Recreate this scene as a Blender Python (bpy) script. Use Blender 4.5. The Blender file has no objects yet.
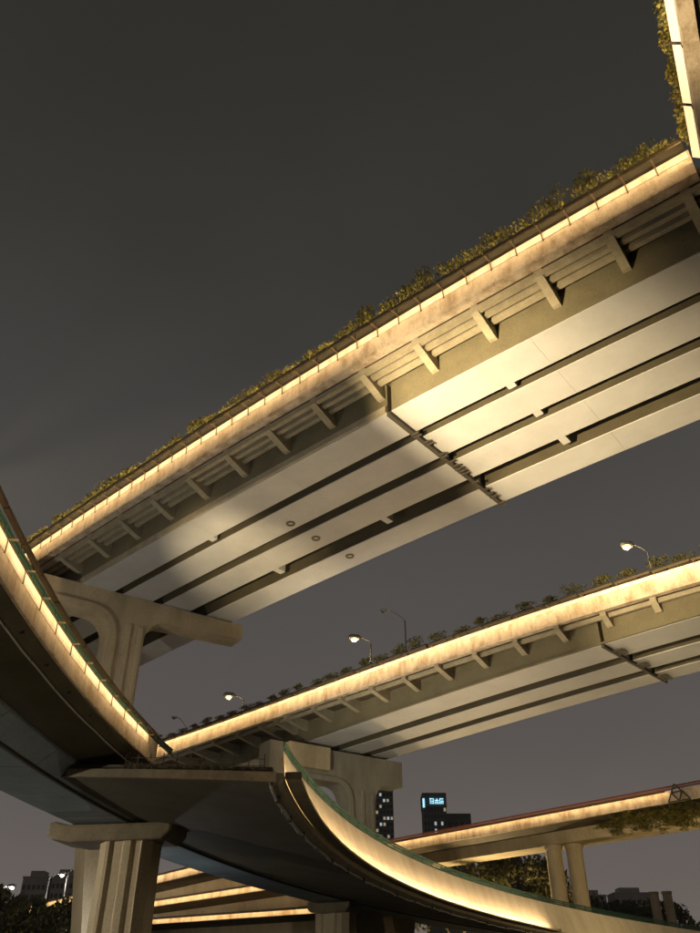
import bpy, bmesh, math, random
import numpy as np
from mathutils import Vector, Matrix

R = math.radians
random.seed(7)
SC = bpy.context.scene
COL = SC.collection
EYE = 1.6                                   # camera height above the ground

# ------------------------------------------------------------------ camera
cam_d = bpy.data.cameras.new('camera')
cam = bpy.data.objects.new('camera', cam_d)
COL.objects.link(cam)
cam.location = (0, 0, EYE)
PITCH = math.atan((1010 - 466.5) / 800.0)
cam.rotation_euler = (math.pi / 2 + PITCH, 0, 0)
cam_d.sensor_fit = 'VERTICAL'
cam_d.sensor_height = 24.0
cam_d.lens = 12.0 / (466.5 / 800.0)
cam_d.clip_start = 0.1
cam_d.clip_end = 6000
SC.camera = cam

# ------------------------------------------------------------------ night sky (overcast, city glow)
world = bpy.data.worlds.new('World')
SC.world = world
world.use_nodes = True
wn, wl = world.node_tree.nodes, world.node_tree.links
wn.clear()
w_out = wn.new('ShaderNodeOutputWorld')
w_bg = wn.new('ShaderNodeBackground')
w_tc = wn.new('ShaderNodeTexCoord')
w_sep = wn.new('ShaderNodeSeparateXYZ')
w_noise = wn.new('ShaderNodeTexNoise')
w_noise.inputs['Scale'].default_value = 2.2
w_noise.inputs['Detail'].default_value = 5
w_map = wn.new('ShaderNodeMapping')
w_map.inputs['Scale'].default_value = (1, 1, 2.2)
w_add = wn.new('ShaderNodeMath'); w_add.operation = 'MULTIPLY_ADD'
w_add.inputs[1].default_value = 0.20
w_ramp = wn.new('ShaderNodeValToRGB')
w_cr = w_ramp.color_ramp
w_cr.interpolation = 'B_SPLINE'
SKY = [(0.0, (0.160, 0.138, 0.125)), (0.12, (0.142, 0.122, 0.111)), (0.27, (0.104, 0.092, 0.086)),
       (0.57, (0.058, 0.056, 0.053)), (0.80, (0.033, 0.031, 0.027)), (1.0, (0.026, 0.025, 0.020))]
w_cr.elements[0].position, w_cr.elements[0].color = SKY[0][0], (*SKY[0][1], 1)
w_cr.elements[1].position, w_cr.elements[1].color = SKY[-1][0], (*SKY[-1][1], 1)
for p_, c_ in SKY[1:-1]:
    e_ = w_cr.elements.new(p_); e_.color = (*c_, 1)
wl.new(w_tc.outputs['Generated'], w_sep.inputs[0])
wl.new(w_tc.outputs['Generated'], w_map.inputs['Vector'])
wl.new(w_map.outputs[0], w_noise.inputs['Vector'])
w_sub = wn.new('ShaderNodeMath'); w_sub.operation = 'SUBTRACT'; w_sub.inputs[1].default_value = 0.5
wl.new(w_noise.outputs['Fac'], w_sub.inputs[0])
wl.new(w_sub.outputs[0], w_add.inputs[0])
wl.new(w_sep.outputs['Z'], w_add.inputs[2])
wl.new(w_add.outputs[0], w_ramp.inputs[0])
wl.new(w_ramp.outputs[0], w_bg.inputs['Color'])
w_bg.inputs['Strength'].default_value = 1.0
wl.new(w_bg.outputs[0], w_out.inputs[0])

SC.view_settings.view_transform = 'Standard'
SC.view_settings.look = 'None'
SC.view_settings.exposure = 0.0
SC.view_settings.gamma = 1.0
SC.render.engine = 'CYCLES'
SC.cycles.use_denoising = True
SC.cycles.max_bounces = 6
SC.cycles.diffuse_bounces = 3
SC.cycles.sample_clamp_indirect = 4.0
SC.cycles.caustics_reflective = False
SC.cycles.caustics_refractive = False

# ------------------------------------------------------------------ materials
MATS = {}
def base_mat(name):
    m = bpy.data.materials.new(name); m.use_nodes = True
    n, l = m.node_tree.nodes, m.node_tree.links
    b = n['Principled BSDF']
    MATS[name] = m
    return m, n, l, b

def stained(name, col, col2, rough=0.8, scale=0.8, streak=(1, 1, 1), detail=6, lo=0.35, hi=0.7, bump=0.15, fine=14.0, spec=0.3):
    """two-tone weathered surface: large stains + fine grain relief"""
    m, n, l, b = base_mat(name)
    geo = n.new('ShaderNodeNewGeometry')
    mp = n.new('ShaderNodeMapping'); mp.inputs['Scale'].default_value = streak
    l.new(geo.outputs['Position'], mp.inputs['Vector'])
    t1 = n.new('ShaderNodeTexNoise'); t1.inputs['Scale'].default_value = scale; t1.inputs['Detail'].default_value = detail
    t1.inputs['Roughness'].default_value = 0.65
    l.new(mp.outputs[0], t1.inputs['Vector'])
    rp = n.new('ShaderNodeValToRGB')
    rp.color_ramp.elements[0].position = lo; rp.color_ramp.elements[0].color = (*col2, 1)
    rp.color_ramp.elements[1].position = hi; rp.color_ramp.elements[1].color = (*col, 1)
    l.new(t1.outputs['Fac'], rp.inputs[0])
    t2 = n.new('ShaderNodeTexNoise'); t2.inputs['Scale'].default_value = fine; t2.inputs['Detail'].default_value = 4
    l.new(geo.outputs['Position'], t2.inputs['Vector'])
    mx = n.new('ShaderNodeMix'); mx.data_type = 'RGBA'; mx.blend_type = 'OVERLAY'
    mx.inputs['Factor'].default_value = 0.35 if bump > 0.05 else 0.06
    l.new(rp.outputs[0], mx.inputs['A'])
    l.new(t2.outputs['Fac'], mx.inputs['B'])
    l.new(mx.outputs['Result'], b.inputs['Base Color'])
    b.inputs['Roughness'].default_value = rough
    b.inputs['Specular IOR Level'].default_value = spec
    bp = n.new('ShaderNodeBump'); bp.inputs['Strength'].default_value = bump; bp.inputs['Distance'].default_value = 0.03
    l.new(t2.outputs['Fac'], bp.inputs['Height'])
    l.new(bp.outputs[0], b.inputs['Normal'])
    return m

def plain(name, col, rough=0.6, metal=0.0, spec=0.4):
    m, n, l, b = base_mat(name)
    t = n.new('ShaderNodeTexNoise'); t.inputs['Scale'].default_value = 6
    geo = n.new('ShaderNodeNewGeometry'); l.new(geo.outputs['Position'], t.inputs['Vector'])
    rp = n.new('ShaderNodeValToRGB')
    rp.color_ramp.elements[0].color = (*[c * 0.7 for c in col], 1)
    rp.color_ramp.elements[1].color = (*[min(1, c * 1.2) for c in col], 1)
    l.new(t.outputs['Fac'], rp.inputs[0]); l.new(rp.outputs[0], b.inputs['Base Color'])
    b.inputs['Roughness'].default_value = rough; b.inputs['Metallic'].default_value = metal
    b.inputs['Specular IOR Level'].default_value = spec
    return m

def emit(name, col, strength):
    m, n, l, b = base_mat(name)
    b.inputs['Base Color'].default_value = (*[0.6 for c in col], 1)
    b.inputs['Emission Color'].default_value = (*col, 1)
    b.inputs['Emission Strength'].default_value = strength
    return m

def leafmat(name, c1, c2):
    m, n, l, b = base_mat(name)
    geo = n.new('ShaderNodeNewGeometry')
    rp = n.new('ShaderNodeValToRGB')
    rp.color_ramp.elements[0].color = (*c1, 1); rp.color_ramp.elements[1].color = (*c2, 1)
    l.new(geo.outputs['Random Per Island'], rp.inputs[0])
    l.new(rp.outputs[0], b.inputs['Base Color'])
    b.inputs['Roughness'].default_value = 0.55
    tr = n.new('ShaderNodeBsdfTranslucent'); l.new(rp.outputs[0], tr.inputs['Color'])
    ms = n.new('ShaderNodeMixShader'); ms.inputs[0].default_value = 0.35
    l.new(b.outputs[0], ms.inputs[1]); l.new(tr.outputs[0], ms.inputs[2])
    l.new(ms.outputs[0], n['Material Output'].inputs['Surface'])
    return m

WARM = (1.0, 0.69, 0.34)
M_PARA = stained('parapet_concrete', (0.68, 0.57, 0.43), (0.36, 0.26, 0.16), scale=1.3, streak=(1, 1, 0.4), lo=0.33, hi=0.58, bump=0.3)
M_PARA2 = stained('cream_parapet', (0.62, 0.56, 0.46), (0.47, 0.40, 0.30), scale=1.1, streak=(1, 1, 0.10), lo=0.25, hi=0.6, bump=0.2)
M_CONC = stained('pier_concrete', (0.60, 0.50, 0.33), (0.42, 0.34, 0.21), scale=0.6, streak=(1, 1, 0.3), bump=0.25)
M_CONC_G = stained('grey_pier_concrete', (0.36, 0.33, 0.26), (0.23, 0.21, 0.16), scale=0.7, streak=(1, 1, 0.25), bump=0.25)
M_PAINT = stained('pale_girder_paint', (0.57, 0.57, 0.56), (0.47, 0.47, 0.46), scale=0.35, bump=0.04, rough=0.62, lo=0.3, hi=0.7, fine=5)
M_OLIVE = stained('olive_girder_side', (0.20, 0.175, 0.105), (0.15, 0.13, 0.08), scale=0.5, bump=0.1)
M_OLIVE2 = stained('shaded_girder_side', (0.085, 0.072, 0.042), (0.06, 0.05, 0.03), scale=0.5, bump=0.1)  # darker copy: shade of the girder gaps put into the colour
M_BROWN = stained('brown_beam_concrete', (0.24, 0.195, 0.12), (0.15, 0.12, 0.07), scale=1.0, bump=0.3)
M_BRKT = stained('bracket_concrete', (0.42, 0.37, 0.26), (0.30, 0.26, 0.18), scale=1.2, bump=0.2)
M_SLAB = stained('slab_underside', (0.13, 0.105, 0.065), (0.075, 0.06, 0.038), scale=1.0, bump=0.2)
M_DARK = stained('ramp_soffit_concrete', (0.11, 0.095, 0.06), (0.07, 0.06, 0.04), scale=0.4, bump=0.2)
M_BOX = stained('blue_grey_box_steel', (0.24, 0.30, 0.33), (0.17, 0.21, 0.23), scale=0.5, bump=0.06, rough=0.55)
M_ROAD = stained('asphalt', (0.055, 0.053, 0.05), (0.035, 0.034, 0.032), scale=0.3, bump=0.3, fine=40)
M_GRASS = stained('ground_soil', (0.06, 0.065, 0.03), (0.035, 0.035, 0.02), scale=0.15, bump=0.4)
M_GREEN = plain('green_railing_paint', (0.022, 0.065, 0.048), rough=0.5)
M_RED = plain('red_brown_railing', (0.16, 0.05, 0.03), rough=0.6)
M_PLANT = plain('dark_planter', (0.045, 0.038, 0.024), rough=0.8)
M_METAL = plain('grey_pole_metal', (0.32, 0.31, 0.29), rough=0.45, metal=0.6)
M_PIPE = plain('pale_conduit', (0.42, 0.41, 0.38), rough=0.6)
M_RUST = plain('dark_steel', (0.07, 0.06, 0.045), rough=0.7)
M_STRAP = plain('strip_strap', (0.16, 0.12, 0.07), rough=0.7)
M_LED = emit('warm_strip_light', WARM, 17.0)
M_SLOT = emit('warm_slot_light', WARM, 105.0)
M_LEDA = emit('flyover_strip_light', WARM, 16.0)
M_LEDD = emit('ramp_strip_light', WARM, 20.0)
M_FOOT = emit('warm_foot_light', WARM, 12.0)
M_LEDHI = emit('bright_strip_light', WARM, 1.25)
M_LEDUP = emit('warm_trough_light', (1.0, 0.70, 0.36), 150.0)
M_LEDFAR = emit('warm_far_strip_light', WARM, 11.0)
M_LAMP = emit('warm_lamp_glass', (1.0, 0.55, 0.16), 4.5)
M_LAMPW = emit('white_lamp_glass', (1.0, 0.93, 0.85), 40.0)
M_SIGN = emit('cyan_sign_light', (0.36, 0.78, 1.0), 1.3)
M_WINW = emit('lit_window_white', (0.80, 0.95, 1.0), 0.42)
M_WINY = emit('lit_window_warm', (1.0, 0.80, 0.5), 0.28)
M_TOWER = stained('dark_tower_cladding', (0.13, 0.155, 0.165), (0.10, 0.12, 0.13), scale=0.08, bump=0.0)
M_BLD = stained('haze_paled_building_wall', (0.42, 0.40, 0.38), (0.34, 0.32, 0.30), scale=0.08, bump=0.0)  # wall tone lightened towards the sky to stand in for haze
M_GLASS = plain('dark_window_glass', (0.03, 0.035, 0.04), rough=0.15)
M_LEAF = leafmat('shrub_leaf', (0.08, 0.085, 0.018), (0.26, 0.225, 0.045))
M_LEAF2 = leafmat('tree_leaf', (0.05, 0.05, 0.014), (0.15, 0.125, 0.035))
M_LEAF3 = leafmat('vine_leaf', (0.10, 0.095, 0.016), (0.26, 0.23, 0.04))
M_LEAF4 = leafmat('dark_tree_leaf', (0.03, 0.04, 0.02), (0.08, 0.085, 0.04))
M_DRY = leafmat('dry_weed_leaf', (0.10, 0.085, 0.05), (0.24, 0.20, 0.12))
M_BARK = stained('bark', (0.12, 0.095, 0.06), (0.07, 0.055, 0.035), scale=3, streak=(1, 1, 0.2), bump=0.6)
M_WHITE = stained('painted_light_band', (0.74, 0.69, 0.60), (0.52, 0.45, 0.35), scale=1.8, streak=(1, 1, 0.5), bump=0.1, lo=0.32, hi=0.58)  # pale colour stands in for the bright band under the strip lights
M_BLK = plain('black_housing', (0.03, 0.03, 0.03), rough=0.5)

# ------------------------------------------------------------------ object helpers
def tag(o, label, cat, group=None, kind=None):
    if label: o['label'] = label
    if cat: o['category'] = cat
    if group: o['group'] = group
    if kind: o['kind'] = kind
    return o

def thing(name, loc, label, cat, group=None):
    o = bpy.data.objects.new(name, None)
    o.empty_display_size = 0.3
    COL.objects.link(o)
    o.location = loc
    return tag(o, label, cat, group)

WORLD_LOC = {}
def wloc(o):
    v = Vector((0, 0, 0))
    while o is not None:
        v = v + o.location
        o = o.parent
    return v

def mesh_obj(name, verts, faces, mats, parent=None, fm=None, smooth=False):
    """verts in world space; stored relative to the parent chain (no parent is rotated)"""
    off = wloc(parent) if parent else Vector((0, 0, 0))
    me = bpy.data.meshes.new(name)
    me.from_pydata([(v[0] - off.x, v[1] - off.y, v[2] - off.z) for v in verts], [], faces)
    if not isinstance(mats, (list, tuple)): mats = [mats]
    for m in mats: me.materials.append(m)
    if fm:
        for p, k in zip(me.polygons, fm): p.material_index = k
    if smooth:
        for p in me.polygons: p.use_smooth = True
    bm = bmesh.new(); bm.from_mesh(me); bmesh.ops.recalc_face_normals(bm, faces=bm.faces); bm.to_mesh(me); bm.free()
    o = bpy.data.objects.new(name, me)
    COL.objects.link(o)
    if parent: o.parent = parent
    return o

def inst(name, me, mat4, parent=None):
    """an object sharing mesh data, placed by a world matrix under an unrotated parent"""
    o = bpy.data.objects.new(name, me)
    COL.objects.link(o)
    m = mat4.copy()
    if parent:
        o.parent = parent
        m.translation = m.translation - wloc(parent)
    o.matrix_basis = m
    return o

def box_data(x0, x1, y0, y1, z0, z1):
    v = [(x0, y0, z0), (x1, y0, z0), (x1, y1, z0), (x0, y1, z0), (x0, y0, z1), (x1, y0, z1), (x1, y1, z1), (x0, y1, z1)]
    f = [(0, 3, 2, 1), (4, 5, 6, 7), (0, 1, 5, 4), (1, 2, 6, 5), (2, 3, 7, 6), (3, 0, 4, 7)]
    return v, f

def join_data(parts):
    V, F, K = [], [], []
    for k, (v, f) in enumerate(parts):
        n = len(V); V += list(v); F += [tuple(i + n for i in q) for q in f]; K += [k] * len(f)
    return V, F, K

def raw_mesh(name, verts, faces, mats, fm=None, smooth=False):
    me = bpy.data.meshes.new(name)
    me.from_pydata([tuple(v) for v in verts], [], faces)
    if not isinstance(mats, (list, tuple)): mats = [mats]
    for m in mats: me.materials.append(m)
    if fm:
        for p, k in zip(me.polygons, fm): p.material_index = k
    if smooth:
        for p in me.polygons: p.use_smooth = True
    me.update()
    return me

def tube_data(pts, r, n=8, cap=True):
    pts = [Vector(p) for p in pts]
    rr = r if isinstance(r, (list, tuple)) else [r] * len(pts)
    V, F = [], []
    for i, p in enumerate(pts):
        t = (pts[min(i + 1, len(pts) - 1)] - pts[max(i - 1, 0)]).normalized()
        a = Vector((0, 0, 1)) if abs(t.z) < 0.9 else Vector((1, 0, 0))
        u = t.cross(a).normalized(); w = t.cross(u).normalized()
        for k in range(n):
            c = 2 * math.pi * k / n
            V.append(p + (u * math.cos(c) + w * math.sin(c)) * rr[i])
    for i in range(len(pts) - 1):
        for k in range(n):
            F.append((i * n + k, i * n + (k + 1) % n, (i + 1) * n + (k + 1) % n, (i + 1) * n + k))
    if cap:
        F.append(tuple(range(n - 1, -1, -1))); F.append(tuple((len(pts) - 1) * n + k for k in range(n)))
    return V, F

# ------------------------------------------------------------------ road geometry
DS = 0.5
SS = np.arange(-60, 170.01, DS)
I0 = int(round(60 / DS))
class Road:
    """a curved alignment: P(s, o, z) = point at station s, offset o to the right, height z over the profile"""
    def __init__(self, x0, y0, th, k, dk, H, g=0.0, dg=0.0, c=0.0, unit=1.0):
        # unit: metres per alignment unit
        self.H, self.g, self.dg, self.c, self.k = H, g, dg, c, unit
        hd = th + k * SS + dk * SS * SS / 2
        dx, dy = np.sin(hd), np.cos(hd)
        X = np.concatenate([[0], np.cumsum((dx[1:] + dx[:-1]) / 2 * DS)])
        Y = np.concatenate([[0], np.cumsum((dy[1:] + dy[:-1]) / 2 * DS)])
        self.X, self.Y, self.hd = x0 + X - X[I0], y0 + Y - Y[I0], hd
    def P(self, s, o=0.0, z=0.0):
        x = float(np.interp(s, SS, self.X)); y = float(np.interp(s, SS, self.Y)); h = float(np.interp(s, SS, self.hd))
        q = self.k
        return Vector(((x + math.cos(h) * o) * q, (y - math.sin(h) * o) * q, (self.H + self.g * s + self.dg * s * s / 2 + self.c * o + z) * q + EYE))
    def frame(self, s, o=0.0, z=0.0):
        """matrix with local x along the road, local y to the LEFT (towards -o), local z up"""
        t = (self.P(s + 0.25, o, z) - self.P(s - 0.25, o, z)).normalized()
        rgt = (self.P(s, o + 0.5, z) - self.P(s, o - 0.5, z)).normalized()
        up = rgt.cross(t).normalized(); lft = -rgt
        m = Matrix((t, lft, up)).transposed().to_4x4()
        m = m @ Matrix.Scale(self.k, 4)
        m.translation = self.P(s, o, z)
        return m

def OV(o, s):
    return o(s) if callable(o) else o

def sweep(name, road, prof, s0, s1, mat, parent, ds=1.5, smooth=False):
    """sweep a closed (o, z) profile between two stations"""
    n = max(2, int(math.ceil((s1 - s0) / ds)) + 1)
    st = [s0 + (s1 - s0) * i / (n - 1) for i in range(n)]
    V, F = [], []
    m = len(prof)
    for s in st:
        for (o, z) in prof: V.append(road.P(s, OV(o, s), z))
    for i in range(n - 1):
        for k in range(m):
            F.append((i * m + k, i * m + (k + 1) % m, (i + 1) * m + (k + 1) % m, (i + 1) * m + k))
    F.append(tuple(range(m - 1, -1, -1))); F.append(tuple((n - 1) * m + k for k in range(m)))
    return mesh_obj(name, V, F, mat, parent, smooth=smooth)

def rect(o0, o1, z0, z1): return [(o0, z0), (o1, z0), (o1, z1), (o0, z1)]

def run_tube(name, road, o, z, s0, s1, r, mat, parent, ds=1.0, jit=0.0, n=8):
    k = max(2, int((s1 - s0) / ds) + 1)
    pts = []
    for i in range(k):
        s = s0 + (s1 - s0) * i / (k - 1)
        pts.append(road.P(s, OV(o, s) + random.uniform(-jit, jit), z + random.uniform(-jit, jit)))
    V, F = tube_data(pts, r * road.k, n)
    return mesh_obj(name, V, F, mat, parent, smooth=True)

# alignments measured from the photograph (heights over the eye)
RA = Road(1.51586, 24.329105, -0.891415, 0.002858, -3e-5, 19.044, -0.04909, 0, 0.004872, unit=1.35)
RB = Road(13.505485, 40.118276, -0.82551, 0.0066, -0.000298, 15.9595, -0.020533, 0, -0.000452, unit=1.25)
RD = Road(-10.038547, 28.414611, -0.023326, 0.008846, 8e-6, 9.823511, 0.014192, -0.000555, -0.003339, unit=0.8)
RC = Road(30.77, 78.0, -0.723, 0, 0, 15.96)
RA2 = Road(10.80, 15.05, 0.475, 0, 0, 19.70, 0.0, unit=1.35)

# ------------------------------------------------------------------ ground
def ground():
    n = 2500
    V = [(-n, -n, 0), (n, -n, 0), (n, n, 0), (-n, n, 0)]
    o = mesh_obj('ground', V, [(0, 1, 2, 3)], M_GRASS); o['kind'] = 'structure'
    V = [(-40, -60, 0.004), (60, -60, 0.004), (75, 150, 0.004), (-60, 150, 0.004)]
    o = mesh_obj('road_surface', V, [(0, 1, 2, 3)], M_ROAD); o['kind'] = 'structure'
ground()

# ------------------------------------------------------------------ shared small meshes
# strip light: local x = length, y = outwards (towards -o), z up. housing on top and outside, glowing below and inside
def strip_mesh(name, L, mat_led, w=0.12, h=0.13, slant=0.55, top=True):
    """wall washer: glowing face slanted to the wall, narrow slot on top for the plants, housing around"""
    def prism(pr):
        m = len(pr)
        V = [(-L / 2, y, z) for y, z in pr] + [(L / 2, y, z) for y, z in pr]
        F = [tuple(range(m)), tuple(range(2 * m - 1, m - 1, -1))] + [(k, k + m, (k + 1) % m + m, (k + 1) % m) for k in range(m)]
        return V, F
    glow = prism([(0.0, 0.0), (w * slant, -h), (w * slant + 0.012, -h + 0.006), (0.014, 0.004)])
    house = prism([(0.016, 0.002), (w * slant + 0.014, -h - 0.004), (w + 0.03, -h - 0.004), (w + 0.03, 0.0), (w * 0.45, 0.012)])
    slot = prism([(w * 0.55, 0.008), (w * 0.95, 0.004), (w * 0.95, 0.018), (w * 0.55, 0.022)])
    V, F, K = join_data([glow, house, slot])
    n6 = len(glow[1])
    K = [(0 if i == 2 else 1) if i < n6 else (1 if i < n6 + len(house[1]) else (2 if top and i == len(K) - 2 else 1)) for i in range(len(K))]
    me = raw_mesh(name, V, F, [mat_led, M_STRAP, M_SLOT], K)
    bm = bmesh.new(); bm.from_mesh(me); bmesh.ops.recalc_face_normals(bm, faces=bm.faces); bm.to_mesh(me); bm.free()
    return me
ME_STRIP = strip_mesh('strip_light', 0.93, M_LEDA, slant=0.75)
ME_STRIP2 = strip_mesh('strip_light_long', 1.9, M_LED, slant=1.0, h=0.12, top=False)
def cove_mesh():
    pr = [(0.0, -0.20), (0.20, -0.02), (0.20, 0.03), (0.0, 0.03)]
    V = [(-0.95, y, z) for y, z in pr] + [(0.95, y, z) for y, z in pr]
    F = [(0, 1, 2, 3), (7, 6, 5, 4), (0, 4, 5, 1), (1, 5, 6, 2), (2, 6, 7, 3), (3, 7, 4, 0)]
    me = raw_mesh('cove_light', V, F, [M_STRAP, M_LEDHI, M_SLOT], [0, 0, 1, 0, 2, 0])
    bm = bmesh.new(); bm.from_mesh(me); bmesh.ops.recalc_face_normals(bm, faces=bm.faces); bm.to_mesh(me); bm.free()
    return me
ME_STRIP3 = cove_mesh()
ME_STRIPD = strip_mesh('strip_light_plain', 1.9, M_LEDD, slant=0.0, h=0.10, top=False)
ME_STRIPF = strip_mesh('strip_light_far', 3.9, M_LEDFAR, w=0.14, h=0.16, top=False)
ME_FOOT = raw_mesh('foot_light', *box_data(-0.96, 0.96, -0.03, 0.03, -0.02, 0.0), M_FOOT)
ME_FOOTHI = raw_mesh('foot_light_bright', *box_data(-0.96, 0.96, -0.03, 0.03, -0.02, 0.0), M_LEDHI)
def strap_mesh():
    a = box_data(-0.022, 0.022, 0.0, 0.04, -0.40, 0.02)
    b = box_data(-0.03, 0.03, 0.0, 0.44, -0.01, 0.03)
    V, F, K = join_data([a, b])
    return raw_mesh('strap', V, F, M_STRAP)
ME_STRAP = strap_mesh()
ME_PANEL = raw_mesh('lit_band_panel', *box_data(-0.485, 0.485, 0.0, 0.012, -0.34, -0.02), M_WHITE)  # added panel, its paleness paints the lit band along the parapet top
ME_PANEL2 = raw_mesh('lit_band_panel_long', *box_data(-0.985, 0.985, 0.0, 0.012, -0.38, -0.02), M_WHITE)

def leaf_cloud(n, rx, ry, rz, size, z0, seed, flat=0.0, hollow=0.0):
    rg = random.Random(seed)
    V, F = [], []
    for i in range(n):
        while True:
            p = Vector((rg.uniform(-1, 1), rg.uniform(-1, 1), rg.uniform(-1, 1)))
            if hollow < p.length <= 1: break
        c = Vector((p.x * rx, p.y * ry, z0 + p.z * rz))
        a = Vector((rg.gauss(0, 1), rg.gauss(0, 1), rg.gauss(0, 1))).normalized()
        b = a.cross(Vector((rg.gauss(0, 1), rg.gauss(0, 1), rg.gauss(0, 1)))).normalized()
        s = size * rg.uniform(0.6, 1.35)
        k = len(V)
        V += [c - a * s, c + b * s * 0.45, c + a * s, c - b * s * 0.45]
        F.append((k, k + 1, k + 2, k + 3))
    return V, F

def shrub_meshes(tagname, count, n, rx, ry, rz, size, z0, mat, stem=True):
    out = []
    for q in range(count):
        rg = random.Random(900 + q * 7 + n)
        parts = []
        for c in range(3):
            V, F = leaf_cloud(n // 3, rx * rg.uniform(.45, .7), ry * rg.uniform(.6, 1), rz * rg.uniform(.45, .9), size, 0, 50 * q + c)
            dx, dz = rg.uniform(-.5, .5) * rx, z0 + rg.uniform(-.35, .5) * rz
            parts.append(([v + Vector((dx, rg.uniform(-.2, .2) * ry, dz)) for v in V], F))
        leaves = raw_mesh(tagname + '_leaves', *join_data(parts)[:2], mat)
        sp = []
        for c in range(4):
            b = Vector((rg.uniform(-.006, .006), rg.uniform(-.006, .006), 0))
            e = b + Vector((rg.uniform(-.6, .6) * rx, rg.uniform(-.3, .3) * ry, z0 + rz * rg.uniform(.2, .9)))
            sp.append(tube_data([b, (b + e) / 2 + Vector((rg.uniform(-.03, .03), 0, 0)), e], [0.014, 0.011, 0.006], 4))
        stems = raw_mesh(tagname + '_stems', *join_data(sp)[:2], M_BARK)
        out.append((leaves, stems))
    return out
SHRUB_A = shrub_meshes('planter_shrub', 8, 330, 0.82, 0.30, 0.36, 0.058, 0.30, M_LEAF)
SHRUB_B = shrub_meshes('bridge_shrub', 7, 220, 0.95, 0.30, 0.30, 0.068, 0.26, M_LEAF)
WEED = shrub_meshes('dry_weed', 4, 60, 0.45, 0.25, 0.25, 0.06, 0.22, M_DRY)

def planter_mesh(L, d=0.42, h=0.30):
    """open trough, rim lip, soil inside"""
    w = 0.03
    P = [box_data(-L / 2, L / 2, -0.34, d - 0.34, 0, w),
         box_data(-L / 2, L / 2, d - 0.34 - w, d - 0.34, w, h), box_data(-L / 2, L / 2, -0.34, -0.34 + w, w, h),
         box_data(-L / 2, -L / 2 + w, -0.34 + w, d - 0.34 - w, w, h), box_data(L / 2 - w, L / 2, -0.34 + w, d - 0.34 - w, w, h),
         box_data(-L / 2 + w, L / 2 - w, -0.34 + w, d - 0.34 - w, w, h - 0.07)]
    V, F, K = join_data(P)
    return raw_mesh('planter', V, F, M_PLANT)
ME_PLANTER = planter_mesh(0.96)
ME_PLANTER_B = planter_mesh(1.42, h=0.26)

def place_planter(road, s, o, z, me, shrubs, lab_p, grp_p, lab_s, grp_s, hs=1.0):
    fr = road.frame(s, o, z)
    p = inst('planter_box', me, fr)
    tag(p, lab_p, 'planter', grp_p)
    lv, st = random.choice(shrubs)
    base = fr.translation + Vector((0, 0, 0.22 * road.k)) + fr.to_3x3() @ Vector((random.uniform(-.2, .2), 0.06, 0))
    t = thing('planter_shrub', base, lab_s, 'shrub', grp_s)
    yaw = Matrix.Rotation(math.atan2(fr[1][0], fr[0][0]) + (math.pi if random.random() < .5 else 0), 4, 'Z')
    sc = hs * random.uniform(0.6, 1.45)
    m = Matrix.Translation(base) @ yaw @ Matrix.Diagonal((road.k, road.k, sc * road.k, 1))
    inst('leaves', lv, m, t); inst('stems', st, m, t)

# ------------------------------------------------------------------ upper flyover (A)
A_root = thing('flyover_bridge', RA.P(0, 4, 0) * 1.0, 'high flyover crossing the upper half, underside of four pale box girders', 'bridge')
A_root.location.z = RA.P(0, 4, 0).z
A0, A1 = -24.0, 46.0
ACORN = -12.75
def girder_deck(road, root, spans, girders, depth, flange_mat=M_PAINT):
    for gi, (g0, g1) in enumerate(girders):
        for (sa, sb) in spans:
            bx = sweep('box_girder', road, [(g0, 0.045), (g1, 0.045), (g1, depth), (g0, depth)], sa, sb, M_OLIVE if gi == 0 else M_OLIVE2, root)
            # soffit panels, butted with fine seams
            L = 6.0
            k = max(1, int(round((sb - sa) / L)))
            for i in range(k):
                a = sa + (sb - sa) * i / k + 0.004; b = sa + (sb - sa) * (i + 1) / k - 0.004
                sweep('soffit_panel', road, rect(g0 - 0.03, g1 + 0.03, 0.0, 0.042), a, b, flange_mat, bx)
A_spans = [(A0, -0.10), (0.10, A1)]
girder_deck(RA, A_root, A_spans, [(0.03, 1.63), (2.18, 3.74), (4.40, 5.92), (7.00, 8.52)], 1.5)
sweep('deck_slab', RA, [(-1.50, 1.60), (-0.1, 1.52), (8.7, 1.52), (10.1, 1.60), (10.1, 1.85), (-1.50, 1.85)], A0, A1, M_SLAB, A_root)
# near parapet with a drip lip along its foot
PROF_PAR = [(-1.67, 1.52), (-1.30, 1.52), (-1.30, 2.76), (-1.58, 2.76), (-1.59, 1.66), (-1.67, 1.63)]
sweep('parapet', RA, PROF_PAR, ACORN, A1, M_PARA, A_root)
sweep('parapet', RA, rect(10.12, 10.4, 1.5, 2.76), A0, A1, M_PARA, A_root)
# cable trays under the cantilever
for o_ in (-1.18, -0.78, -0.36):
    sweep('tray_beam', RA, rect(o_ - 0.10, o_ + 0.10, 1.22, 1.46), A0, A1, M_BRKT, A_root)
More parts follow.
